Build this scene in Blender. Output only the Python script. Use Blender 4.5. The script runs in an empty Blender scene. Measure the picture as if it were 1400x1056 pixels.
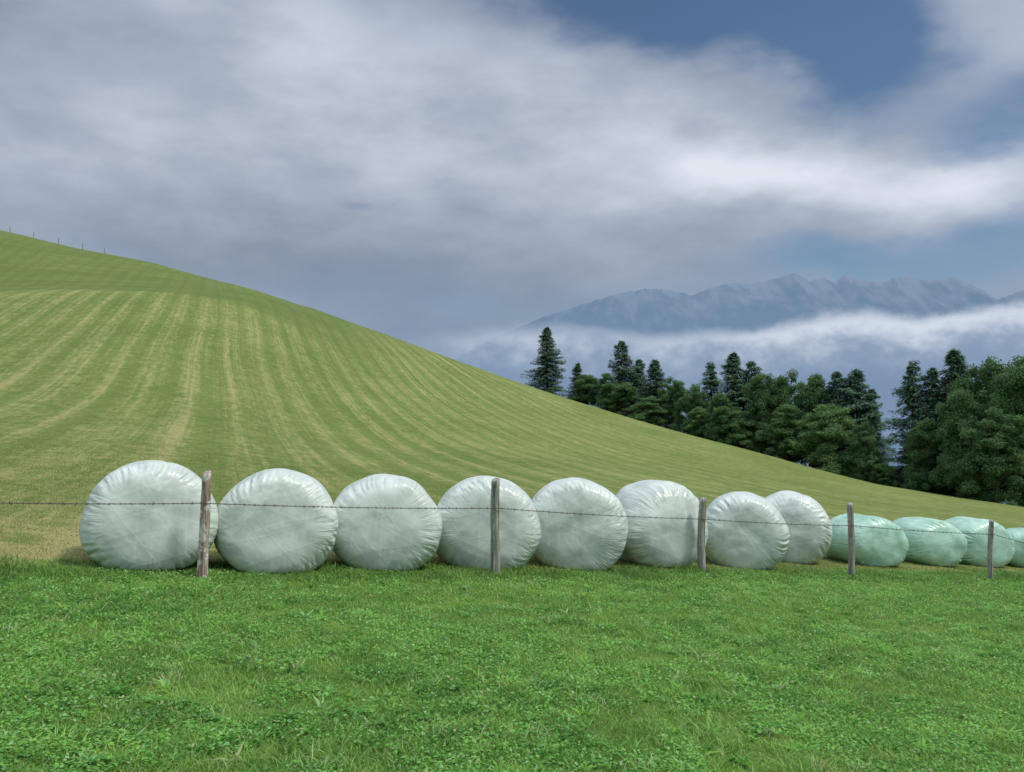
import bpy, math, random
import numpy as np
from mathutils import noise as mnoise, Vector
random.seed(7); rng=np.random.default_rng(7)
sc=bpy.context.scene; col=sc.collection
sc.view_settings.view_transform='Standard'
try: sc.view_settings.look='None'
except Exception: pass
sc.view_settings.exposure=0
EYE=1.65; FPX=1100.0
PXK=np.array([-250,0,100,200,340,430,520,600,700,800,860,1000,1100,1200,1300,1400,1650],float)
SKY=np.array([262,315,338,358,394,425,455,485,520,553,572,610,637,663,680,694,715],float)
UK=(PXK-700)/FPX; VC=(528-SKY)/FPX
YCK=np.array([160,160,160,158,152,150,150,148,145,138,133,115,103,92,83,76,70],float)
Y1K=np.array([88,88,89,92,108,125,140,148,145,138,133,115,103,92,83,76,70],float)
VBK=np.array([.108,.1164,.119,.119,.113,.0936,.08,.05,.05,.05,.05,.05,.05,.05,.05,.05,.05])
UF=np.linspace(-.9,.9,721)
def smc(y,w=15):
    f=np.interp(UF,UK,y); k=np.hanning(w*2+1); k/=k.sum(); return np.convolve(np.pad(f,w,mode='edge'),k,'valid')
VCF=smc(VC,9); YCF=smc(YCK,25); Y1F=smc(Y1K,30); VBF=smc(VBK,20)
def sst(a,b,x):
    t=np.clip((x-a)/(b-a),0,1); return t*t*(3-2*t)
def terrain(x,y):
    x=np.asarray(x,float); y=np.asarray(y,float)
    Y=np.maximum(y,.5); u=np.clip(x/Y,-.86,.86)
    plane=.21-.09*x-.08*y
    Yr=14.77/(1.516-u)+.8
    Yc=np.interp(u,UF,YCF); Y1=np.interp(u,UF,Y1F)
    vc=np.interp(u,UF,VCF); v1=np.minimum(vc,np.interp(u,UF,VBF))
    A=-.08-.09*u
    E1=v1-(A-1.44/Y1)
    E2=np.maximum(vc-(A-1.44/Yc)-E1,0)
    s=np.clip((Y-Yr)/(Y1-Yr),0,1); p1=s*s*(3-2*s)
    E=E1*p1+E2*sst(0,1,(Y-94)/(Yc-94))
    z=plane+Y*E
    d=np.maximum(Y-Yc,0)
    z=z-np.minimum(.0045*d*d,150)
    r=np.hypot(x,y)
    z=z+.015*np.sin(x*1.3+y*.7)*np.sin(y*1.1-x*.4)
    z=z+sst(25,60,r)*(1-sst(200,300,r))*.10*np.sin(x*.21+1)*np.sin(y*.17+x*.05)
    f=sst(260,1600,r)
    return z*(1-f)+(-350)*f
def fq(x,y): return -.486*(x+2.8)+.874*(y-7.35)

# ---------- node helper ----------
class S:
    def __init__(s,nt,k): s.nt=nt; s.k=k
    def _m(s,op,*a,clamp=False):
        n=s.nt.nodes.new('ShaderNodeMath'); n.operation=op; n.use_clamp=clamp
        for i,v in enumerate((s,)+a):
            if isinstance(v,S): s.nt.links.new(v.k,n.inputs[i])
            else: n.inputs[i].default_value=v
        return S(s.nt,n.outputs[0])
    def __add__(s,o): return s._m('ADD',o)
    __radd__=__add__
    def __mul__(s,o): return s._m('MULTIPLY',o)
    __rmul__=__mul__
    def __sub__(s,o): return s._m('SUBTRACT',o)
    def __rsub__(s,o): return (s*-1.0)+o
    def __truediv__(s,o): return s._m('DIVIDE',o)
    def f(s,op,*a): return s._m(op,*a)
    def clamp(s): return s._m('ADD',0.0,clamp=True)
    def step(s,a,b):
        n=s.nt.nodes.new('ShaderNodeMapRange'); n.interpolation_type='SMOOTHSTEP'
        s.nt.links.new(s.k,n.inputs[0]); n.inputs[1].default_value=a; n.inputs[2].default_value=b
        return S(s.nt,n.outputs[0])
def comb(nt,x,y,z):
    n=nt.nodes.new('ShaderNodeCombineXYZ')
    for i,v in enumerate((x,y,z)):
        if isinstance(v,S): nt.links.new(v.k,n.inputs[i])
        else: n.inputs[i].default_value=v
    return n.outputs[0]
def noise(nt,vec,scale,detail=5,rough=.55,dist=0.0):
    n=nt.nodes.new('ShaderNodeTexNoise'); nt.links.new(vec,n.inputs['Vector'])
    n.inputs['Scale'].default_value=scale; n.inputs['Detail'].default_value=detail
    n.inputs['Roughness'].default_value=rough; n.inputs['Distortion'].default_value=dist
    return S(nt,n.outputs[0])
def mixc(nt,f,a,b):
    n=nt.nodes.new('ShaderNodeMix'); n.data_type='RGBA'
    if isinstance(f,S): nt.links.new(f.k,n.inputs[0])
    else: n.inputs[0].default_value=f
    for i,v in ((6,a),(7,b)):
        if isinstance(v,tuple): n.inputs[i].default_value=v+(1,)
        else: nt.links.new(v,n.inputs[i])
    return n.outputs[2]
def newmat(name):
    m=bpy.data.materials.new(name); m.use_nodes=True; nt=m.node_tree
    nt.nodes.clear(); o=nt.nodes.new('ShaderNodeOutputMaterial')
    return m,nt,o
def pbsdf(nt,o,color,rough=.8,spec=.2,bump=None,bs=.3,bd=.05):
    p=nt.nodes.new('ShaderNodeBsdfPrincipled')
    if isinstance(color,tuple): p.inputs['Base Color'].default_value=color+(1,)
    else: nt.links.new(color,p.inputs['Base Color'])
    if isinstance(rough,S): nt.links.new(rough.k,p.inputs['Roughness'])
    else: p.inputs['Roughness'].default_value=rough
    p.inputs['Specular IOR Level'].default_value=spec
    if bump is not None:
        b=nt.nodes.new('ShaderNodeBump'); b.inputs['Strength'].default_value=bs; b.inputs['Distance'].default_value=bd
        nt.links.new(bump.k,b.inputs['Height']); nt.links.new(b.outputs[0],p.inputs['Normal'])
    nt.links.new(p.outputs[0],o.inputs[0]); return p
def xyz(nt,sock):
    n=nt.nodes.new('ShaderNodeSeparateXYZ'); nt.links.new(sock,n.inputs[0])
    return [S(nt,n.outputs[i]) for i in range(3)]
def emis(nt,c,st=1.0):
    e=nt.nodes.new('ShaderNodeEmission'); e.inputs[1].default_value=st
    if isinstance(c,tuple): e.inputs[0].default_value=c+(1,)
    else: nt.links.new(c,e.inputs[0])
    return e.outputs[0]
def mixs(nt,f,a,b):
    n=nt.nodes.new('ShaderNodeMixShader')
    if isinstance(f,S): nt.links.new(f.k,n.inputs[0])
    else: n.inputs[0].default_value=f
    nt.links.new(a,n.inputs[1]); nt.links.new(b,n.inputs[2]); return n.outputs[0]

def build(name,V,F,mats,smooth=False,colors=None,link=True,mi=None):
    V=np.asarray(V,np.float32); F=np.asarray(F,np.int32)
    me=bpy.data.meshes.new(name); k=F.shape[1]
    me.vertices.add(len(V)); me.vertices.foreach_set('co',V.ravel())
    me.loops.add(F.size); me.loops.foreach_set('vertex_index',F.ravel())
    me.polygons.add(len(F)); me.polygons.foreach_set('loop_start',np.arange(0,F.size,k,dtype=np.int32))
    try: me.polygons.foreach_set('loop_total',np.full(len(F),k,np.int32))
    except Exception: pass
    if smooth: me.polygons.foreach_set('use_smooth',np.ones(len(F),bool))
    if colors is not None:
        a=me.attributes.new('tint','FLOAT_COLOR','POINT')
        c=np.ones((len(V),4),np.float32); c[:,:3]=colors; a.data.foreach_set('color',c.ravel())
    for m in mats: me.materials.append(m)
    me.update(calc_edges=True); me.validate()
    o=bpy.data.objects.new(name,me)
    if link: col.objects.link(o)
    return o
def tag(o,label=None,cat=None,group=None,kind=None):
    if label:o["label"]=label
    if cat:o["category"]=cat
    if group:o["group"]=group
    if kind:o["kind"]=kind

# ---------- world ----------
SUN_AZ=math.radians(105); SUN_EL=math.radians(58)
w=bpy.data.worlds.new("World"); sc.world=w; w.use_nodes=True; nt=w.node_tree; nt.nodes.clear()
wo=nt.nodes.new('ShaderNodeOutputWorld')
tc=nt.nodes.new('ShaderNodeTexCoord'); dirv=tc.outputs['Generated']
x,y,z=xyz(nt,dirv)
hor=(x*x+y*y).f('SQRT')
nv=comb(nt,x,y,z*2.0)
wa=noise(nt,nv,4.0,6,.52)-.5
wb=noise(nt,comb(nt,x+5.0,y,z*2.0),4.5,6,.52)-.5
az=x.f('ARCTAN2',y)+wa*.20
el=z.f('ARCTAN2',hor)+wb*.14
def gb(px,py,sx,sy,rot=0):
    u=(px-700)/FPX; v=(528-py)/FPX
    a0=math.atan(u); e0=math.atan(v*math.cos(a0))
    dx=az-a0; dy=el-e0
    c=math.cos(math.radians(rot)); s_=math.sin(math.radians(rot))
    X=(dx*c+dy*s_)*(FPX/sx); Y=(dy*c-dx*s_)*(FPX/sy)
    return ((X*X+Y*Y)*-1.0).f('EXPONENT')
def tot(L):
    r=None
    for wgt,*a in L:
        g=gb(*a)*wgt; r=g if r is None else r+g
    return r
fb=noise(nt,nv,6.0,9,.52)-.5
fb2=noise(nt,comb(nt,x+2.0,y+3.0,z*2.8),13.0,8,.55)-.5
blue=tot([(.95,730,-45,300,82,-8),(1.0,990,0,260,72,-14),(.85,1170,90,150,66,-30),(.35,1400,10,120,70,0),(.75,1395,195,120,50,-20),
          (-.42,1320,70,120,55,35),(.85,1270,360,280,36,2),(.5,495,270,24,8,0),(.4,660,420,200,50,-10),(-.4,960,330,120,20,0),
          (-.5,1200,250,260,42,-5)])
blue=(blue+fb*.9+fb2*.5)
cov=(1.0-blue.step(.05,1.1)*.95)
B=tot([(.30,1150,240,230,50,-6),(.22,1330,265,130,40,0),(.12,1010,240,120,60,-10),(.24,850,165,220,60,-18),(.26,420,75,220,80,-15),(.14,1330,80,120,80,30),
       (-.14,60,40,200,80,0),(-.18,560,380,330,80,-10),(.16,150,200,240,70,0),(-.08,900,310,180,30,0),(.12,700,240,260,40,-15),
       (-.06,600,150,120,60,0),(-.10,250,330,300,60,-15)])
B=(B+.54+fb*.55+fb2*.26)
cr=nt.nodes.new('ShaderNodeValToRGB'); nt.links.new(B.k,cr.inputs[0])
e=cr.color_ramp.elements; e[0].position=0.05; e[0].color=(.16,.215,.305,1); e[1].position=1.0; e[1].color=(.74,.80,.88,1)
for p,c in ((.35,(.265,.315,.40,1)),(.6,(.40,.455,.55,1)),(.8,(.56,.62,.72,1))):
    k=e.new(p); k.color=c
low=el.step(.24,.02)
ccol=mixc(nt,low*.75,cr.outputs[0],(.225,.31,.44))
st=nt.nodes.new('ShaderNodeTexSky'); st.sky_type='NISHITA'; st.sun_disc=False
st.sun_elevation=SUN_EL; st.sun_rotation=SUN_AZ; st.altitude=900
tint=nt.nodes.new('ShaderNodeMix'); tint.data_type='RGBA'; tint.blend_type='MULTIPLY'; tint.inputs[0].default_value=1
nt.links.new(st.outputs[0],tint.inputs[6]); tint.inputs[7].default_value=(.62,.76,.86,1)
b1=nt.nodes.new('ShaderNodeBackground'); nt.links.new(tint.outputs[2],b1.inputs[0]); b1.inputs[1].default_value=.09
b2=nt.nodes.new('ShaderNodeBackground'); nt.links.new(ccol,b2.inputs[0]); nt.links.new((z.step(.48,.8)*1.5+1.0).k,b2.inputs[1])  # clouds overhead, above the frame, boosted to add light on the scene
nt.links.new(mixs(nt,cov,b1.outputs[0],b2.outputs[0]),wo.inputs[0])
sl=bpy.data.lights.new('sun','SUN'); sl.energy=2.4; sl.angle=math.radians(10); sl.color=(1,.95,.87)
so=bpy.data.objects.new('sun',sl); col.objects.link(so)
sd=Vector((math.sin(SUN_AZ)*math.cos(SUN_EL),math.cos(SUN_AZ)*math.cos(SUN_EL),math.sin(SUN_EL)))
so.rotation_euler=sd.to_track_quat('Z','Y').to_euler()

# ---------- ground ----------
gm,nt,o=newmat('meadow')
g=nt.nodes.new('ShaderNodeNewGeometry'); P=g.outputs['Position']; x,y,z=xyz(nt,P)
q=(x+2.8)*-.486+(y-7.35)*.874
n1=noise(nt,P,.9,5); nf=noise(nt,P,7,6,.75); nff=noise(nt,P,38,4,.75); nl=noise(nt,P,.02,1); nm_=noise(nt,P,1.6,6,.75)
hillf=(q+(n1-.5)*1.2).step(.45,1.05)
wv=x+y*.36+(nl-.5)*2.0
al=y-x*.36
str1=noise(nt,comb(nt,wv*.42,al*.008,0.0),1.0,3,.6)
str2=noise(nt,comb(nt,wv*1.9,al*.012,3.0),1.0,4,.75)
wave=((wv+(str1-.5)*1.6)*(2*math.pi/2.4)).f('SINE')
patch=noise(nt,P,.12,5,.65)
brk=noise(nt,comb(nt,wv*4.0,al*.6,7.0),1.0,5,.75)
fadeR=1.0-x.step(-8,28)*.6
straw=((wave*.085+(str2-.5)*1.3)*fadeR+(brk-.5)*1.0+(patch-.5)*.4+(nm_-.5)*.8+.5).step(.38,.92)
farL=(y+(patch-.5)*8.0).step(90,97)*x.step(-12,-30)
straw=straw*(1.0-farL*.7)
nearrow=(1.0-q.step(1.0,11.0))*(1.0-x.step(-4.0,4.0))
straw=(straw*.92+nearrow*(noise(nt,comb(nt,x*.5,y*2.2,0.0),1.0,6,.7)).step(.36,.60)*.85).clamp()
hc=mixc(nt,((nf-.5)*1.2+(nm_-.5)*1.0+(patch-.5)*.6+.5).step(.15,.85),(.11,.165,.035),(.225,.28,.078))
hc=mixc(nt,straw,hc,(.42,.38,.165))
hc=mixc(nt,wave.step(-.4,-1.0)*fadeR*.16*(1.0-nearrow),hc,(.075,.125,.025))
hc=mixc(nt,nff.step(.62,.35)*.5,hc,(.07,.10,.025))
hb=(noise(nt,comb(nt,x*.02,y*.22,z*.3),1.0,4,.6)).step(.4,.6)
hc=mixc(nt,farL*(hb*.3+.35),hc,(.105,.145,.04))
lc=mixc(nt,(n1*.5+nf*.5).step(.35,.65),(.09,.18,.033),(.16,.26,.055))
c=mixc(nt,hillf,lc,hc)
pbsdf(nt,o,c,.95,.1,nf*.6+nff*.5,.8,.07)
vm,nt,o=newmat('valley_haze')
g=nt.nodes.new('ShaderNodeNewGeometry'); P=g.outputs['Position']; x,y,z=xyz(nt,P)
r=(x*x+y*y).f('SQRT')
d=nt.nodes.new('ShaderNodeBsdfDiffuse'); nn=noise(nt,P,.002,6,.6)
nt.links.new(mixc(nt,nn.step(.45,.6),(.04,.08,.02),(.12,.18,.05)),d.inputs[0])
nt.links.new(mixs(nt,r.step(200,4500)*.93,d.outputs[0],emis(nt,(.18,.27,.41))),o.inputs[0])  # aerial haze painted as blue emission, stronger with distance

th=np.concatenate([np.linspace(-50,50,500)[:-1],np.linspace(50,310,200)[:-1]]); th=np.radians(th)
rr=np.concatenate([[0.05],np.geomspace(.8,30000,330)])
R,TH=np.meshgrid(rr,th,indexing='ij'); GX=R*np.sin(TH); GY=R*np.cos(TH)
GZ=terrain(GX,GY)
V=np.stack([GX,GY,GZ],-1).reshape(-1,3); nth=len(th); nr=len(rr)
i,j=np.meshgrid(np.arange(nr-1),np.arange(nth),indexing='ij'); j2=(j+1)%nth
F=np.stack([i*nth+j,i*nth+j2,(i+1)*nth+j2,(i+1)*nth+j],-1).reshape(-1,4)
cen=V[F].mean(1); rc=np.hypot(cen[:,0],cen[:,1]); qc=fq(cen[:,0],cen[:,1])
F=F[:,::-1]
def sub(name,mask,mat):
    f=F[mask]; ids,inv=np.unique(f,return_inverse=True)
    return build(name,V[ids],inv.reshape(f.shape),[mat],smooth=True)
mh=(rc<420)&(qc>.4)&(cen[:,1]>2)
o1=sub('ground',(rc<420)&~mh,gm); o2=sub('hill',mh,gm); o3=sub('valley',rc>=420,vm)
tag(o1,'short green lawn in front of the wire fence','ground',kind='structure')
tag(o2,'mown yellow-green hillside with straw-coloured mowing lines','hill',kind='structure')
tag(o3,'hazy blue valley floor far below the hill','valley',kind='structure')

# ---------- grass ----------
fm,nt,o=newmat('grass_blade')
at=nt.nodes.new('ShaderNodeAttribute'); at.attribute_name='tint'
p=nt.nodes.new('ShaderNodeBsdfPrincipled'); nt.links.new(at.outputs[0],p.inputs['Base Color'])
p.inputs['Roughness'].default_value=.5; p.inputs['Specular IOR Level'].default_value=.3
t=nt.nodes.new('ShaderNodeBsdfTranslucent'); nt.links.new(at.outputs[0],t.inputs[0])
nt.links.new(mixs(nt,.38,p.outputs[0],t.outputs[0]),o.inputs[0])
def blades(x,y,h,wd,colr,lean=.5):
    n=len(x); z=terrain(x,y)-.004
    a=rng.uniform(0,2*np.pi,n); la=rng.uniform(0,2*np.pi,n); ln=h*lean*rng.uniform(.2,1.3,n)
    dx=np.cos(a)*wd/2; dy=np.sin(a)*wd/2; lx=np.cos(la)*ln; ly=np.sin(la)*ln
    Vv=np.empty((n,5,3))
    Vv[:,0]=np.stack([x-dx,y-dy,z],-1); Vv[:,1]=np.stack([x+dx,y+dy,z],-1)
    Vv[:,2]=np.stack([x+dx*.8+lx*.35,y+dy*.8+ly*.35,z+h*.6],-1); Vv[:,3]=np.stack([x-dx*.8+lx*.35,y-dy*.8+ly*.35,z+h*.6],-1)
    Vv[:,4]=np.stack([x+lx,y+ly,z+h*.95],-1)
    b=np.arange(n)[:,None]*5
    Ff=np.concatenate([b+[0,1,2],b+[0,2,3],b+[3,2,4]],1).reshape(-1,3)
    C=np.repeat(colr[:,None,:],5,1)
    return Vv.reshape(-1,3),Ff,C.reshape(-1,3)
def leaves(x,y,h,s,colr):
    n=len(x); z=terrain(x,y)+h
    a=rng.uniform(0,2*np.pi,n); d1=np.stack([np.cos(a),np.sin(a),rng.normal(0,.3,n)],-1)*s[:,None]
    d2=np.stack([-np.sin(a),np.cos(a),rng.normal(0,.3,n)],-1)*s[:,None]*.7
    c=np.stack([x,y,z],-1)
    Vv=np.stack([c-d1,c-d2*1.0,c+d1*.9,c+d2,c],1)
    b=np.arange(n)[:,None]*5
    Ff=np.concatenate([b+[0,1,4],b+[1,2,4],b+[2,3,4],b+[3,0,4]],1).reshape(-1,3)
    return Vv.reshape(-1,3),Ff,np.repeat(colr[:,None,:],5,1).reshape(-1,3)
def samp(n,y0,y1,pw,half=.72):
    yy=y0+(y1-y0)*rng.uniform(0,1,n)**pw
    xx=rng.uniform(-half,half,n)*yy
    return xx,yy
def nz2(x,y,s):
    g=np.random.default_rng(int(s*100)).uniform(-1,1,(128,128)); X=x*s+40; Y=y*s+20
    xi=np.floor(X).astype(int); yi=np.floor(Y).astype(int); fx=X-xi; fy=Y-yi; fx=fx*fx*(3-2*fx); fy=fy*fy*(3-2*fy)
    G=lambda a,b: g[a%128,b%128]
    return G(xi,yi)*(1-fx)*(1-fy)+G(xi+1,yi)*fx*(1-fy)+G(xi,yi+1)*(1-fx)*fy+G(xi+1,yi+1)*fx*fy
def gcol(x,y,n):
    m=.35*nz2(x,y,.7)+.5*nz2(x,y,2.3)+.95*nz2(x,y,6.1)+.7*nz2(x,y,11.3)
    t=np.clip(.45+.34*m+rng.normal(0,.27,n),0,1)[:,None]
    c=np.array([.105,.245,.038])*(1-t)+np.array([.345,.56,.12])*t
    k=rng.uniform(0,1,n)
    c[k<.035]=[.50,.48,.25]; c[(k>.05)&(k<.13)]=[.40,.56,.24]
    return c
LUSH=.8
parts=[]
x,y=samp(430000,3.1,17,1.3); m=(fq(x,y)<LUSH+.3*nz2(x,y,1.3)); x,y=x[m],y[m]; n=len(x)
pt=np.clip(.45+.5*nz2(x,y,1.9)+.8*nz2(x,y,6.3),0,1.5)
h=(.011+.017*rng.uniform(0,1,n)+.034*pt*rng.uniform(0,1,n)); wd=.0032+.0006*y*rng.uniform(.6,1.2,n)
parts.append(blades(x,y,h,wd,gcol(x,y,n),1.3))
x,y=samp(200000,3.1,15,1.3); m=(fq(x,y)<LUSH)&((.7*nz2(x,y,1.1)+nz2(x,y,4.7))>-.35); x,y=x[m],y[m]; n=len(x)
cc=gcol(x,y,n)*np.array([.75,.98,.85]); parts.append(leaves(x,y,rng.uniform(.006,.042,n),rng.uniform(.004,.0125,n)*(1+y*.03),cc))
tx,ty=samp(600,3.3,14,1.2); m=fq(tx,ty)<.4; tx,ty=tx[m],ty[m]
X=np.repeat(tx,26)+rng.normal(0,.04,len(tx)*26); Yv=np.repeat(ty,26)+rng.normal(0,.04,len(tx)*26); n=len(X)
parts.append(blades(X,Yv,rng.uniform(.03,.075,n),np.full(n,.006),np.repeat(gcol(tx,ty,len(tx)),26,0)*1.1,1.4))
rx,ry=samp(800,3.3,13,1.3); m=fq(rx,ry)<.4; rx,ry=rx[m],ry[m]; K=11
X=np.repeat(rx,K)+rng.normal(0,.012,len(rx)*K); Yv=np.repeat(ry,K)+rng.normal(0,.012,len(rx)*K); n=len(X)
parts.append(blades(X,Yv,rng.uniform(.03,.05,n),rng.uniform(.012,.024,n),np.repeat(gcol(rx,ry,len(rx))*np.array([.8,1.0,.85]),K,0),2.2))
n=45000; tt=rng.uniform(-6,20,n); qq=rng.normal(.35,.25,n)
X=-2.8+.874*tt-.486*qq; Yv=7.35+.486*tt+.874*qq; cl=np.clip(nz2(X,Yv,2.0)*1.2+.5,0,1.6)
parts.append(blades(X,Yv,rng.uniform(.03,.08,n)*(.5+.7*cl),np.full(n,.008),gcol(X,Yv,n)*.8,.8))
off=0; VV=[];FF=[];CC=[]
for v,f,c in parts: VV.append(v);FF.append(f+off);CC.append(c);off+=len(v)
go=build('grass',np.concatenate(VV),np.concatenate(FF),[fm],colors=np.concatenate(CC))
tag(go,'short green lawn grass with clover leaves and tufts','grass',kind='stuff')
x,y=samp(190000,6,36,1.3); m=fq(x,y)>.6; x,y=x[m],y[m]; n=len(x)
m=rng.uniform(0,1,n)>sst(18,36,y); x,y=x[m],y[m]; n=len(x)
sw=x+y*.36; k=rng.uniform(0,1,n)[:,None]
dry=(.22+.38*(1-sst(1,10,fq(x,y)))*(1-sst(-4,4,x)))[:,None]
t=np.clip(.5+.25*np.sin(sw*2*np.pi/2.4)+.3*nz2(x,y,.8)+rng.normal(0,.2,n),0,1)[:,None]
c=np.array([.15,.23,.045])*(1-t)+np.array([.31,.37,.10])*t
c=np.where(k<dry,np.array([[.47,.43,.20]]),c)
v,f,cc=blades(x,y,rng.uniform(.015,.04,n),.003+.0005*y,c,1.3)
go=build('mown_grass',v,f,[fm],colors=cc)
tag(go,'cropped yellowish hay stubble on the hillside','grass',kind='stuff')

# ---------- bales ----------
def balemat(name,c1,c2,c3):
    m,nt,o=newmat(name); tcn=nt.nodes.new('ShaderNodeTexCoord'); oi=nt.nodes.new('ShaderNodeObjectInfo')
    x,y,z=xyz(nt,tcn.outputs['Object']); rnd=S(nt,oi.outputs['Random'])
    z0=z-.52+(rnd-.5)*.12; x=x+(rnd-.5)*.15
    tw=None; fl=None
    for a in (15,50,88,128,160):
        c=math.cos(math.radians(a)); s_=math.sin(math.radians(a))
        al=x*c+z0*s_; ac=z0*c-x*s_
        n=noise(nt,comb(nt,al*.7,ac*5.0,rnd*40.0+y*1.0+a),1.0,2,.5,.2)
        r=((n-.5).f('ABSOLUTE')*-15.0+1.0).f('MAXIMUM',0.0)
        tw=r if tw is None else tw+r
        fl=n if fl is None else fl+n
    th=z0.f('ARCTAN2',x); rad=(x*x+z0*z0).f('SQRT')
    pk=noise(nt,comb(nt,th.f('COSINE')*10.0,th.f('SINE')*10.0,rad*2.0+y*1.2+rnd*20.0),1.0,3,.5,.3)
    pr=((pk-.5).f('ABSOLUTE')*-6.0+1.0).f('MAXIMUM',0.0)
    msk=rad.step(.34,.60)
    lump=noise(nt,tcn.outputs['Object'],3.5,2,.45)
    hgt=tw*.045+fl*.16+pr*.24*msk+(pk-.5)*.6*msk+lump*.7
    streak=noise(nt,tcn.outputs['Object'],5.0,5,.62)
    colr=mixc(nt,(tw*.10+(fl-2.5)*.45+lump*.35+streak*.4).step(.20,.80),c1,c2)
    dirt=(noise(nt,tcn.outputs['Object'],3.5,7,.75)+(.25-z)*.5).step(.55,.88)
    colr=mixc(nt,dirt*.25,colr,c3)
    pbsdf(nt,o,colr,lump*.2+.24,.5,hgt,.6,.03)
    return m
wm=balemat('white_wrap',(.50,.555,.50),(.66,.715,.65),(.38,.42,.34))
grm=balemat('green_wrap',(.30,.50,.38),(.46,.67,.53),(.24,.38,.28))
def bale(px,F0,D,top,yaw,mat,label,L=1.2,seed=0,n=5.2,sagx=.04,dz=0,fold=1.0):
    F0*=1.03; D*=1.03
    u=(px-700)/FPX; Yc=F0+L*.42; cx=u*Yc; cy=Yc
    zb=float(terrain(cx,cy))-.03+dz
    H=EYE+(528-top)/FPX*(Yc+.1)-zb
    rs=np.random.default_rng(seed)
    NT,NS=240,110
    t=np.linspace(0.0001,np.pi-.0001,NS*4)
    ex=2/n
    a=-np.sign(np.cos(t))*np.abs(np.cos(t))**ex; rho=np.abs(np.sin(t))**ex
    rho[0]=rho[-1]=0
    ds=np.r_[0,np.cumsum(np.hypot(np.diff(a*L/2),np.diff(rho*.6)))]
    tt=np.linspace(0,ds[-1],NS); a=np.interp(tt,ds,a); rho=np.interp(tt,ds,rho)
    th=np.linspace(0,2*np.pi,NT,endpoint=False)
    A,T=np.meshgrid(a,th,indexing='ij'); RH=np.repeat(rho[:,None],NT,1)
    Tw=T+.18*np.sin(RH*5+rs.uniform(0,6))
    pw=sum(rs.uniform(.3,1)*np.sin(k*Tw+rs.uniform(0,6.3)+1.6*np.sin(T*3+rs.uniform(0,6))) for k in (11,17,26,37))/2.0
    env=.25+.75*np.clip(.4+.8*np.sin(T*2+rs.uniform(0,6))+.5*np.sin(T*5+rs.uniform(0,6)),0,1.2)
    pu=(np.abs(pw)**.8*-1+.5)*env*fold
    rim=np.exp(-((RH-.93)/.13)**2)*np.exp(-((np.abs(A)-.86)/.26)**2)
    low=sum(rs.uniform(.4,1)*np.sin(k*T+rs.uniform(0,6.3)+A*rs.uniform(-1,1)) for k in (2,3,5))/3
    band=sum(rs.uniform(.3,1)*np.sin(A*k+rs.uniform(0,6.3)+.4*np.sin(2*T)) for k in (5,9,14))/3
    rad=RH*(D/2)*(1+.018*low+.018*fold*band*(RH>.9)+.028*rim*pu)
    ax=A*(L/2)+np.sign(A)*rim*pu*.026
    ax+=np.sign(A)*.02*np.exp(-(RH/.6)**2)*(np.abs(A)>.9)
    P=np.stack([rad*np.cos(T),ax,rad*np.sin(T)],-1).reshape(-1,3)
    nn=np.array([mnoise.noise(Vector((p[0]*2.6+seed*9,p[1]*2.6,p[2]*2.6)))*.028+mnoise.noise(Vector((p[0]*6+seed*9,p[1]*4,p[2]*6)))*.008 for p in P])
    ln=np.linalg.norm(P,axis=1,keepdims=True)+1e-6
    P=P+P/ln*nn[:,None]
    k=H/D; P[:,2]*=k
    Rz=H/2; zz=P[:,2]; lo=-.80*Rz
    zz=np.where(zz<lo,lo+(zz-lo)*.3,zz); zmin=zz.min()
    P[:,2]=(zz-zmin)*(H/(zz.max()-zmin))
    P[:,0]*=1+sagx*(1-2*P[:,2]/H)-.02
    i,j=np.meshgrid(np.arange(NS-1),np.arange(NT),indexing='ij'); j2=(j+1)%NT
    Fc=np.stack([i*NT+j,i*NT+j2,(i+1)*NT+j2,(i+1)*NT+j],-1).reshape(-1,4)[:,::-1]
    o=build('hay_bale',P,Fc,[mat],smooth=True)
    o.location=(cx,cy,zb)
    o.rotation_euler=(math.atan(-.08),math.atan(.09)*.7,math.radians(yaw))
    tag(o,label,'hay bale',group='row of wrapped hay bales along the fence')
    return o
W='white plastic-wrapped round hay bale on the grass'
bale(203,7.27,1.21,629,23,wm,'large white plastic-wrapped round bale at the end of the row',seed=1)
bale(375,7.72,1.22,640,17,wm,W+' behind the wire',seed=2)
bale(523,8.45,1.24,647,10,wm,W+' behind the wire',seed=3)
bale(660,9.2,1.31,650,4,wm,'white plastic-wrapped round bale behind a leaning fence post',seed=4)
bale(783,10.0,1.35,653,-3,wm,W+' behind the wire',seed=5)
bale(894,10.7,1.32,656,18,wm,'white plastic-wrapped bale turned sideways showing its long side',seed=6,n=3.8,fold=1.3)
bale(1012,11.6,1.30,672,-12,wm,'white plastic-wrapped round bale beside a fence post',seed=7)
bale(1076,12.9,1.33,671,-16,wm,'white plastic-wrapped bale standing close behind another bale',seed=8,n=4.2,fold=1.3)
G='mint green plastic-wrapped hay bale, sagging and low'
bale(1179,13.5,1.19,703,14,grm,G+', behind a fence post',seed=9,n=4.4,sagx=.05,fold=1.4)
bale(1263,14.4,1.19,707,10,grm,G,seed=10,n=4.2,sagx=.05,fold=1.4)
bale(1329,15.3,1.22,707,8,grm,G,seed=11,n=4.4,sagx=.05,fold=1.4)
bale(1402,15.7,1.28,722,-20,grm,'mint green plastic-wrapped bale at the end of the row',seed=12,n=4.2,sagx=.05,fold=1.4)

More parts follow.
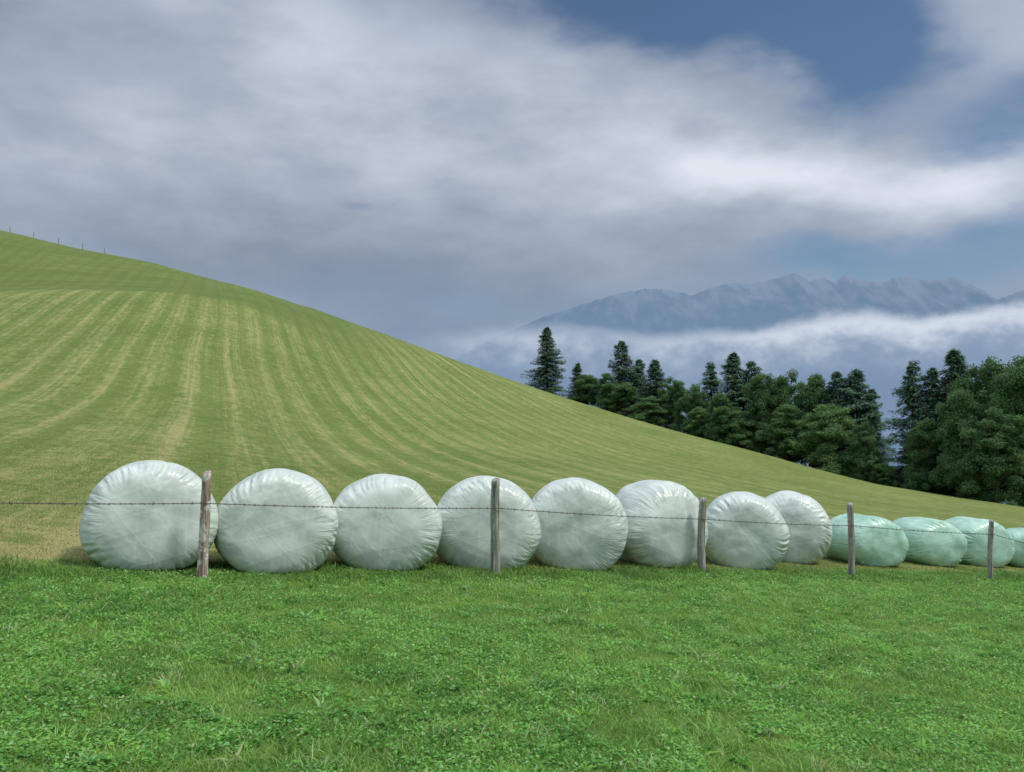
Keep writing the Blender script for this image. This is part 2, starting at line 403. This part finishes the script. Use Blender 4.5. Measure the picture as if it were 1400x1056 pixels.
# ---------- fence ----------
def woodmat(name,a,b,c3,f):
    m,nt,o=newmat(name); tcn=nt.nodes.new('ShaderNodeTexCoord'); x,y,z=xyz(nt,tcn.outputs['Object'])
    gr=noise(nt,comb(nt,x*45.0,y*45.0,z*3.0),1.0,5,.65,.5); bl=noise(nt,tcn.outputs['Object'],f,5,.6)
    c=mixc(nt,gr.step(.35,.65),a,b); c=mixc(nt,bl.step(.50,.58)*.85,c,c3)
    pbsdf(nt,o,c,.9,.15,gr+bl*.5,.8,.012); return m
wd1=woodmat('weathered_wood',(.15,.14,.12),(.46,.44,.39),(.30,.29,.23),7)
wd2=woodmat('peeling_bark',(.26,.17,.13),(.50,.40,.34),(.78,.76,.72),13)
def post(name,x,y,h,r,lean,mat,seed,res=24):
    rs=np.random.default_rng(seed); NT=res; NZ=26
    th=np.linspace(0,2*np.pi,NT,endpoint=False); zz=np.linspace(-.25,h,NZ)
    Z,T=np.meshgrid(zz,th,indexing='ij'); fr=(Z+.25)/(h+.25)
    rad=r*(1.06-.14*fr)*(1+.07*np.sin(3*T+rs.uniform(0,6))+.06*np.sin(5*T+2*Z+rs.uniform(0,6))+.05*np.sin(9*T+rs.uniform(0,6))+.05*np.sin(Z*11+T*2+rs.uniform(0,6)))
    bx=.018*np.sin(Z*3.1+rs.uniform(0,6)); X=rad*np.cos(T)+bx+lean*Z; Y=rad*np.sin(T)
    Zt=Z+np.where(np.arange(NZ)[:,None]==NZ-1,np.cos(T-1)*r*.35,0)
    V=np.stack([X,Y,Zt],-1).reshape(-1,3)
    i,j=np.meshgrid(np.arange(NZ-1),np.arange(NT),indexing='ij'); j2=(j+1)%NT
    Fq=np.stack([i*NT+j,i*NT+j2,(i+1)*NT+j2,(i+1)*NT+j],-1).reshape(-1,4)
    top=(NZ-1)*NT; V=np.vstack([V,[V[top:].mean(0)+[0,0,.006]]]); ci=len(V)-1
    jj=np.arange(0,NT,2)
    Fc=np.stack([top+jj,top+(jj+1)%NT,top+(jj+2)%NT,np.full(len(jj),ci)],-1)
    o=build(name,V,np.vstack([Fq,Fc]),[mat],smooth=False)
    o.location=(x,y,float(terrain(x,y))); return o
FP=[(280,7.45,646,.043,-.0,wd2,'weathered wooden fence post with peeling reddish bark'),
    (675,9.2,656,.050,.035,wd1,'grey wooden fence post leaning slightly, in front of bales'),
    (960,11.0,682,.05,.0,wd1,'thick grey wooden fence post beside a white bale'),
    (1163,12.3,689,.046,.0,wd1,'grey-brown wooden fence post in front of a green bale'),
    (1355,13.6,712,.040,.0,wd1,'slim grey wooden fence post in front of a green bale')]
for k,(px,Y,tp,r,l,m,lab) in enumerate(FP):
    X0=(px-700)/FPX*Y; h=EYE+(528-tp)/FPX*Y-float(terrain(X0,Y))
    o=post('fence_post',X0,Y,h,r,l,m,k); tag(o,lab,'fence post',group='wooden posts carrying the barbed wire')
def WP(px,py,Y): return np.array([(px-700)/FPX*Y,Y-.056,EYE+(528-py)/FPX*Y])
wp=[WP(-230,680,5.2),WP(280,687,7.45),WP(680,694,9.2),WP(960,709,11.0),WP(1163,718,12.3),WP(1355,730,13.6),WP(1520,772,14.9)]
pts=[]
for a,b in zip(wp[:-1],wp[1:]):
    n=int(np.linalg.norm(b-a)/.012)
    t=np.linspace(0,1,n,endpoint=False)[:,None]; p=a*(1-t)+b*t; p[:,2]-=(4*t*(1-t)*.018)[:,0]; pts.append(p)
pts=np.vstack(pts+[wp[-1][None]])
def tube(P,r,k=5):
    d=np.gradient(P,axis=0); d/=np.linalg.norm(d,axis=1,keepdims=True)
    s=np.cross(d,[0,0,1.0]); s/=np.linalg.norm(s,axis=1,keepdims=True)+1e-9; u=np.cross(s,d)
    a=np.linspace(0,2*np.pi,k,endpoint=False)
    V=P[:,None,:]+r*(np.cos(a)[None,:,None]*s[:,None,:]+np.sin(a)[None,:,None]*u[:,None,:])
    n=len(P); i,j=np.meshgrid(np.arange(n-1),np.arange(k),indexing='ij'); j2=(j+1)%k
    return V.reshape(-1,3),np.stack([i*k+j,i*k+j2,(i+1)*k+j2,(i+1)*k+j],-1).reshape(-1,4)
TV=[];TF=[];off=0
ph=np.arange(len(pts))*.012*2*math.pi/.09
def addt(v,f):
    global off
    TV.append(v);TF.append(f+off);off+=len(v)
for s_ in (0,math.pi):
    P=pts.copy(); P[:,2]+=.0036*np.sin(ph+s_); P[:,1]+=.0036*np.cos(ph+s_); addt(*tube(P,.0025))
for i in range(4,len(pts)-4,8):
    for q_ in range(2):
        a=rng.uniform(0,math.pi); dv=np.array([rng.normal(0,.3),math.cos(a),math.sin(a)]); dv/=np.linalg.norm(dv)
        c=pts[i+q_]; P=np.stack([c-dv*.018,c,c+dv*.018]); addt(*tube(P+1e-5*np.arange(3)[:,None],.0022,4))
bm_,nt,o=newmat('rusty_wire'); g=nt.nodes.new('ShaderNodeNewGeometry')
pb=pbsdf(nt,o,mixc(nt,noise(nt,g.outputs['Position'],30,3).step(.4,.6),(.08,.075,.07),(.14,.11,.09)),.6,.4)
wo_=build('barbed_wire',np.vstack(TV),np.vstack(TF),[bm_],smooth=True)
tag(wo_,'single strand of rusty barbed wire strung between posts','wire')
for k,(px,Yd) in enumerate([(14,158),(46,158),(80,157),(113,157),(143,157)]):
    o=post('skyline_fence_post',(px-700)/FPX*Yd,Yd,1.2,.08,.03*(k%3-1),wd1,50+k,8)
    tag(o,'small wooden fence post on the hilltop skyline','fence post',group='fence posts along the hilltop')

# ---------- trees ----------
def leafmat(name):
    m,nt,o=newmat(name); at=nt.nodes.new('ShaderNodeAttribute'); at.attribute_name='tint'
    oi=nt.nodes.new('ShaderNodeObjectInfo'); c=mixc(nt,S(nt,oi.outputs['Random'])*.35,at.outputs[0],(.10,.18,.075))
    d=nt.nodes.new('ShaderNodeBsdfDiffuse'); nt.links.new(c,d.inputs[0])
    t=nt.nodes.new('ShaderNodeBsdfTranslucent'); nt.links.new(c,t.inputs[0])
    nt.links.new(mixs(nt,.38,d.outputs[0],t.outputs[0]),o.inputs[0]); return m
lm=leafmat('foliage'); nm=leafmat('needles')
bk=woodmat('bark',(.06,.05,.04),(.14,.12,.10),(.10,.10,.07),1.5)
def cone(P,radii,k=8):
    d=np.gradient(P,axis=0); d/=np.linalg.norm(d,axis=1,keepdims=True)
    ref=np.array([.9,.43,0.1]); s=np.cross(d,ref); s/=np.linalg.norm(s,axis=1,keepdims=True); u=np.cross(s,d)
    a=np.linspace(0,2*np.pi,k,endpoint=False)
    V=P[:,None,:]+radii[:,None,None]*(np.cos(a)[None,:,None]*s[:,None,:]+np.sin(a)[None,:,None]*u[:,None,:])
    n=len(P); i,j=np.meshgrid(np.arange(n-1),np.arange(k),indexing='ij'); j2=(j+1)%k
    return V.reshape(-1,3),np.stack([i*k+j,i*k+j2,(i+1)*k+j2,(i+1)*k+j],-1).reshape(-1,4)
def merge(L):
    VV=[];FF=[];off=0
    for v,f in L: VV.append(v);FF.append(f+off);off+=len(v)
    return np.vstack(VV),np.vstack(FF)
def spruce(seed,irr=.1,pw=.72):
    rs=np.random.default_rng(seed); H=15.0
    tz=np.linspace(-1.5,H*.99,14); tp=np.stack([.05*np.sin(tz),.05*np.cos(tz*.7),tz],-1)
    L=[cone(tp,np.linspace(.24,.02,14))]
    T=[];C=[]
    z=.5; asy=rs.uniform(0,6.28)
    while z<H-.1:
        f=z/H
        Rm=3.3*(1-f)**pw*(.8+.2*min(1,f*8))*rs.uniform(.7,1.2)
        nb=int(rs.integers(7,12))
        for b in range(nb):
            if rs.uniform()<irr: continue
            a=rs.uniform(0,2*np.pi); ln=Rm*rs.uniform(.5,1.2)*(1+.2*math.sin(a-asy+z*.6))+.12
            dr=np.array([math.cos(a),math.sin(a)]); lat=np.array([-dr[1],dr[0]])
            droop=rs.uniform(.15,.5); z0=z+rs.uniform(-.15,.15)
            tone=rs.uniform(0,1)
            if f<.8 and rs.uniform()<.5:
                tq=np.linspace(0,1,5); bp=np.stack([dr[0]*ln*tq,dr[1]*ln*tq,z0-droop*ln*tq*.8+.25*ln*tq**2*.8],-1)
                L.append(cone(bp,np.linspace(.05,.008,5),4))
            m=int(8+ln*24)
            t=rs.uniform(.08,1,m)**.75
            sp=(.14+.4*(1-t))*min(ln,2)*.5
            lo=rs.normal(0,1,m)*sp
            cx=dr[0]*ln*t+lat[0]*lo; cy=dr[1]*ln*t+lat[1]*lo
            cz=z0-droop*ln*t+.25*ln*t*t-np.abs(lo)*.3-rs.uniform(0,.35,m)
            l=rs.uniform(.15,.38,m); wd=rs.uniform(.05,.10,m)
            aa=a+np.sign(lo)*rs.uniform(.2,1.1,m)
            dx=np.cos(aa)*l; dy=np.sin(aa)*l; dz=-l*rs.uniform(.0,.9,m)
            px_=-np.sin(aa)*wd; py_=np.cos(aa)*wd
            tri=np.stack([np.stack([cx-px_,cy-py_,cz],-1),np.stack([cx+px_,cy+py_,cz+rs.normal(0,.04,m)],-1),np.stack([cx+dx,cy+dy,cz+dz],-1)],1)
            T.append(tri)
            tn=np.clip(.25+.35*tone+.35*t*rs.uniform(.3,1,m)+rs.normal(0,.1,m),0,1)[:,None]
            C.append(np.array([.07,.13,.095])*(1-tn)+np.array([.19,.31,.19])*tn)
        z+=rs.uniform(.22,.42)*(1.0-.35*f)
    T=np.concatenate(T); C=np.repeat(np.concatenate(C)[:,None,:],3,1).reshape(-1,3)
    cr_=build('crown',T.reshape(-1,3),np.arange(len(T)*3).reshape(-1,3),[nm],colors=C,link=False).data
    tv,tf=merge(L); tr=build('trunk',tv,tf,[bk],smooth=True,link=False).data
    return tr,cr_,H,3.0
def broad(seed,H=12.0,R=4.5,light=0.0,nc=190,ls=.135,zl=.10):
    rs=np.random.default_rng(seed); L=[]
    th=H*.62; tz=np.linspace(-1.5,th,9); tp=np.stack([.15*np.sin(tz*.5+seed),.12*np.cos(tz*.6),tz],-1)
    L.append(cone(tp,np.linspace(.32,.10,9)))
    T=[];C=[]
    lob=[]
    for k in range(15):
        zf=rs.uniform(zl,.80); a=rs.uniform(0,6.28); rr_=R*(1-.65*max(0,zf-.35)/.5)*rs.uniform(.3,.62)
        lob.append((math.cos(a)*rr_,math.sin(a)*rr_,H*zf,R*rs.uniform(.30,.46)))
    lob+= [(0,0,H*.80,R*.38),(rs.normal(0,.4),0,H*.60,R*.55),(0,0,H*.35,R*.62),(0,0,H*.15,R*.6)]
    for c in range(nc):
        li=rs.integers(0,len(lob)); lx,ly,lz,lr=lob[li]
        v=rs.normal(0,1,3); v[2]+=.25; v/=np.linalg.norm(v); rr_=lr*rs.uniform(.6,1.05)
        c0=np.array([lx,ly,lz])+v*rr_*np.array([1,1,1.05])
        c0[2]=min(max(c0[2],.2),H*.96)
        cr0=rs.uniform(.30,.78)
        if c%7==0:
            s=np.array([.1,.1,min(th*.9,max(c0[2]*.55,.6))]); tq=np.linspace(0,1,6)[:,None]
            bp=s*(1-tq)+c0*tq; bp[:,2]+=np.sin(tq[:,0]*3.1)*.3; L.append(cone(bp,np.linspace(.10,.015,6),5))
        m=int(340*(cr0/.65)**2)
        d=rs.normal(0,1,(m,3)); d/=np.linalg.norm(d,axis=1,keepdims=True)
        pp=c0+d*(cr0*rs.uniform(.3,1.25,m)[:,None])*np.array([1.1,1.1,.9])
        nrm=d*.6+rs.normal(0,.6,(m,3))+[0,0,.5]; nrm/=np.linalg.norm(nrm,axis=1,keepdims=True)
        a=np.cross(nrm,rs.normal(0,1,(m,3))); a/=np.linalg.norm(a,axis=1,keepdims=True); b=np.cross(nrm,a)
        s=(ls*rs.uniform(.5,1.15,m))[:,None]
        qd=np.stack([pp-a*s,pp-b*s*.6,pp+a*s,pp+b*s*.6],1); T.append(qd)
        tn=np.clip(rs.uniform(.1,.7)+light+rs.normal(0,.2,m),0,1.4)[:,None]
        C.append(np.array([.08,.155,.07])*(1-tn)+np.array([.205,.34,.13])*tn)
    T=np.concatenate(T); C=np.repeat(np.concatenate(C)[:,None,:],4,1).reshape(-1,3)
    cr_=build('crown',T.reshape(-1,3),np.arange(len(T)*4).reshape(-1,4),[lm],colors=np.clip(C,0,1),link=False).data
    tv,tf=merge(L); tr=build('trunk',tv,tf,[bk],smooth=True,link=False).data
    return tr,cr_,H,R
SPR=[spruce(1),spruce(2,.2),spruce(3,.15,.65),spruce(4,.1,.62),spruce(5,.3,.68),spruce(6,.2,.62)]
BRD=[broad(11),broad(12,light=.05),broad(13,light=.35,zl=.05),broad(14,nc=220),broad(15,light=.15,zl=.05),broad(16,nc=210,light=.08)]
def tree(kind,var,px,top,dY,wpx,rot,label):
    u=(px-700)/FPX; Yd=float(np.interp(u,UK,YCK))+dY; x0=u*Yd; zb=float(terrain(x0,Yd))
    zt=EYE+(528-top)/FPX*Yd; h=zt-zb
    tr,cr_,H,R=(SPR if kind=='s' else BRD)[var]
    nmn='spruce_tree' if kind=='s' else 'broadleaf_tree'
    e=bpy.data.objects.new(nmn,None); e.empty_display_size=.5; col.objects.link(e)
    e.location=(x0,Yd,zb-.2); rad=wpx/FPX*Yd/2*1.08
    sx=rad/R; e.scale=(sx,sx,(h+.2)/H); e.rotation_euler=(0,0,rot)
    for nme,me in (('trunk',tr),('crown',cr_)):
        ob=bpy.data.objects.new(nme,me); ob.parent=e; col.objects.link(ob)
    tag(e,label,'tree',group='row of trees behind the hill crest')
SL='tall dark green spruce behind the grassy slope'; BL='leafy dark green broadleaf tree behind the slope'
BB='low bushy light green tree at the slope edge'
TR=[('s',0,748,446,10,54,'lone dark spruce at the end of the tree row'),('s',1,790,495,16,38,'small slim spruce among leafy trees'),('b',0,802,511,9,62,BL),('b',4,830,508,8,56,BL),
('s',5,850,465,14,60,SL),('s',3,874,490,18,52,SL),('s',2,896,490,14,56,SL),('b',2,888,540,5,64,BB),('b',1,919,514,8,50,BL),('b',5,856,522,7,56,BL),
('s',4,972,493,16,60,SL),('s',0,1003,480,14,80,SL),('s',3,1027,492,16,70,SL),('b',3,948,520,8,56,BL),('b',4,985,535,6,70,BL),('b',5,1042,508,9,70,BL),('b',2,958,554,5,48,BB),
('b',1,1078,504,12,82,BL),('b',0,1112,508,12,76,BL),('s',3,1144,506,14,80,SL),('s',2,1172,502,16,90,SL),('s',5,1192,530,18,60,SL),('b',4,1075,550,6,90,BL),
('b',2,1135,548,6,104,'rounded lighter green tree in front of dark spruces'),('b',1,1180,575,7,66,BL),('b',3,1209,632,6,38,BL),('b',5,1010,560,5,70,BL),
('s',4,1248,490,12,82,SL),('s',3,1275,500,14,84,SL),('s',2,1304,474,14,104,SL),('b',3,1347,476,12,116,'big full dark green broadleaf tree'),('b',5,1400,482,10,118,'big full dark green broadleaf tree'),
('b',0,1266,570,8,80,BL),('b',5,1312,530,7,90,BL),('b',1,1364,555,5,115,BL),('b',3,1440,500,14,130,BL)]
for k,t in enumerate(TR):
    tree(t[0],t[1],t[2],t[3],t[4],t[5],k*1.7,t[6])

# ---------- mountains ----------
mm,nt,o=newmat('hazy_rock'); g=nt.nodes.new('ShaderNodeNewGeometry'); P=g.outputs['Position']; x,y,z=xyz(nt,P)
nr_=noise(nt,P,.002,5,.5); nz_=noise(nt,comb(nt,x*.008,y*.004,z*.0014),1.0,6,.6)
d=nt.nodes.new('ShaderNodeBsdfDiffuse')
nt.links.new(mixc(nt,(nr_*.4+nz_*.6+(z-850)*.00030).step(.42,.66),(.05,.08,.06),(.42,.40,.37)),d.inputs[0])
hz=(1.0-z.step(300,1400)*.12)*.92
nt.links.new(mixs(nt,hz,d.outputs[0],emis(nt,(.18,.275,.415))),o.inputs[0])  # aerial haze painted as blue emission over the rock, thinner towards the peaks
mk=[(560,520),(640,480),(700,450),(745,430),(800,412),(850,397),(888,391),(925,396),(945,402),(970,391),(1000,384),(1030,385),(1060,378),(1085,370),(1105,381),(1125,377),(1140,385),(1155,372),(1180,381),(1205,385),(1235,373),(1260,380),(1290,379),(1305,375),(1330,388),(1345,396),(1362,407),(1378,402),(1400,394),(1440,380),(1500,385),(1600,420),(1750,500)]
mu=np.array([(p[0]-700)/FPX for p in mk]); mv=np.array([(528-p[1])/FPX for p in mk])
us=np.linspace(-.13,.95,760); rs_=np.linspace(-1,1,90)
U,Q=np.meshgrid(us,rs_,indexing='ij'); YM=9000+2600*Q
crest=np.interp(U,mu,mv)*9000
XX=U*9000*(1+.05*Q); ZZ=np.empty_like(XX)
ab=np.abs(Q)
for i in range(U.shape[0]):
    for j in range(U.shape[1]):
        xr=XX[i,j]+500*Q[i,j]
        rd=1-abs(mnoise.fractal(Vector((xr*.0010,YM[i,j]*.00022,3.1)),1.3,2.1,3))*1.5
        rdf=1-abs(mnoise.noise(Vector((xr*.0036,YM[i,j]*.0006,1.0))))*1.6
        ZZ[i,j]=(rd*.65+rdf*.35)
prof=(1-ab**.85)
Zm=crest*prof+ (ZZ-.75)*400*np.clip(ab*2.2,0.02,1)*np.clip(1-ab*.5,0,1)*np.clip(crest/800,0,1)-300*ab
jag=np.array([mnoise.fractal(Vector((a*120,2.0,0)),.8,2,4)*14 for a in us])[:,None]
Zm=Zm+jag*np.exp(-(ab/.12)**2)+EYE
nU,nQ=U.shape
V=np.stack([XX,YM,Zm],-1).reshape(-1,3); i,j=np.meshgrid(np.arange(nU-1),np.arange(nQ-1),indexing='ij')
Fm=np.stack([i*nQ+j,(i+1)*nQ+j,(i+1)*nQ+j+1,i*nQ+j+1],-1).reshape(-1,4)
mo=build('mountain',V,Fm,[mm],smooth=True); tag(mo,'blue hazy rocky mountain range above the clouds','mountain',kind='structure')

# ---------- valley cloud bank ----------
def bank(name,rad,topk,soft,amp,seed,label):
    m,nt,o=newmat(name+'_vapour'); g=nt.nodes.new('ShaderNodeNewGeometry'); P=g.outputs['Position']; x,y,z=xyz(nt,P)
    f=1.0/rad
    n_=noise(nt,comb(nt,x*f*13.0+seed,y*f*13.0,z*f*20.0),1.0,8,.55)-.5
    n2=noise(nt,comb(nt,x*f*36.0+seed,y*f*36.0,z*f*50.0),1.0,6,.55)-.5
    azn=x.f('ARCTAN2',y)
    fc=nt.nodes.new('ShaderNodeFloatCurve'); 
    a0,a1=-.2,.65
    mp=(azn-a0)/(a1-a0); nt.links.new(mp.k,fc.inputs[1])
    cv=fc.mapping.curves[0]
    pk=[]
    for px,py in topk:
        u=(px-700)/FPX; pk.append((min(max((math.atan(u)-a0)/(a1-a0),0),1),(528-py)/FPX*math.cos(math.atan(u))*4))
    cv.points[0].location=(0,pk[0][1]); cv.points[1].location=(1,pk[-1][1])
    for a in pk: cv.points.new(*a)
    fc.mapping.update()
    top=S(nt,fc.outputs[0])*.25
    e_=(z-EYE)*f+n_*amp+n2*amp*.5
    dd=top-e_
    rgt=azn.step(.10,.40)
    al=dd.step(-.005,soft)*azn.step(-.16,.02)*.96
    br=(1.0-dd.step(.012,.055))*(rgt*.42+.32)+n_*.8+n2*.7+.10
    cc=mixc(nt,br.step(-.05,1.05),(.25,.34,.475),(.68,.745,.85))
    cc=mixc(nt,(dd+n_*.04).step(.035,.09)*.95,cc,(.20,.29,.435))
    tr=nt.nodes.new('ShaderNodeBsdfTransparent')
    nt.links.new(mixs(nt,al,tr.outputs[0],emis(nt,cc)),o.inputs[0])  # curved see-through sheet; cloud brightness and haze painted in as emission
    A=np.linspace(-.3,.85,80); Zs=np.linspace(-.06*rad,.14*rad,12)
    AA,ZZ2=np.meshgrid(A,Zs,indexing='ij'); V=np.stack([rad*np.sin(AA),rad*np.cos(AA),ZZ2],-1).reshape(-1,3)
    i,j=np.meshgrid(np.arange(79),np.arange(11),indexing='ij')
    ob=build(name,V,np.stack([i*12+j,(i+1)*12+j,(i+1)*12+j+1,i*12+j+1],-1).reshape(-1,4),[m],smooth=True)
    tag(ob,label,'cloud',kind='structure')
bank('cloud_bank',6200,[(500,458),(700,444),(780,442),(850,450),(930,453),(1000,449),(1080,437),(1130,425),(1200,421),(1260,422),(1320,415),(1400,409),(1500,406)],.017,.036,3.0,'white low cloud bank lying below the mountain')

# ---------- camera ----------
cd=bpy.data.cameras.new('camera'); cam=bpy.data.objects.new('camera',cd); col.objects.link(cam)
cd.sensor_width=36; cd.lens=36*FPX/1400; cd.clip_end=60000; cd.clip_start=.1
cam.location=(0,0,EYE); cam.rotation_euler=(math.radians(90),0,0); sc.camera=cam
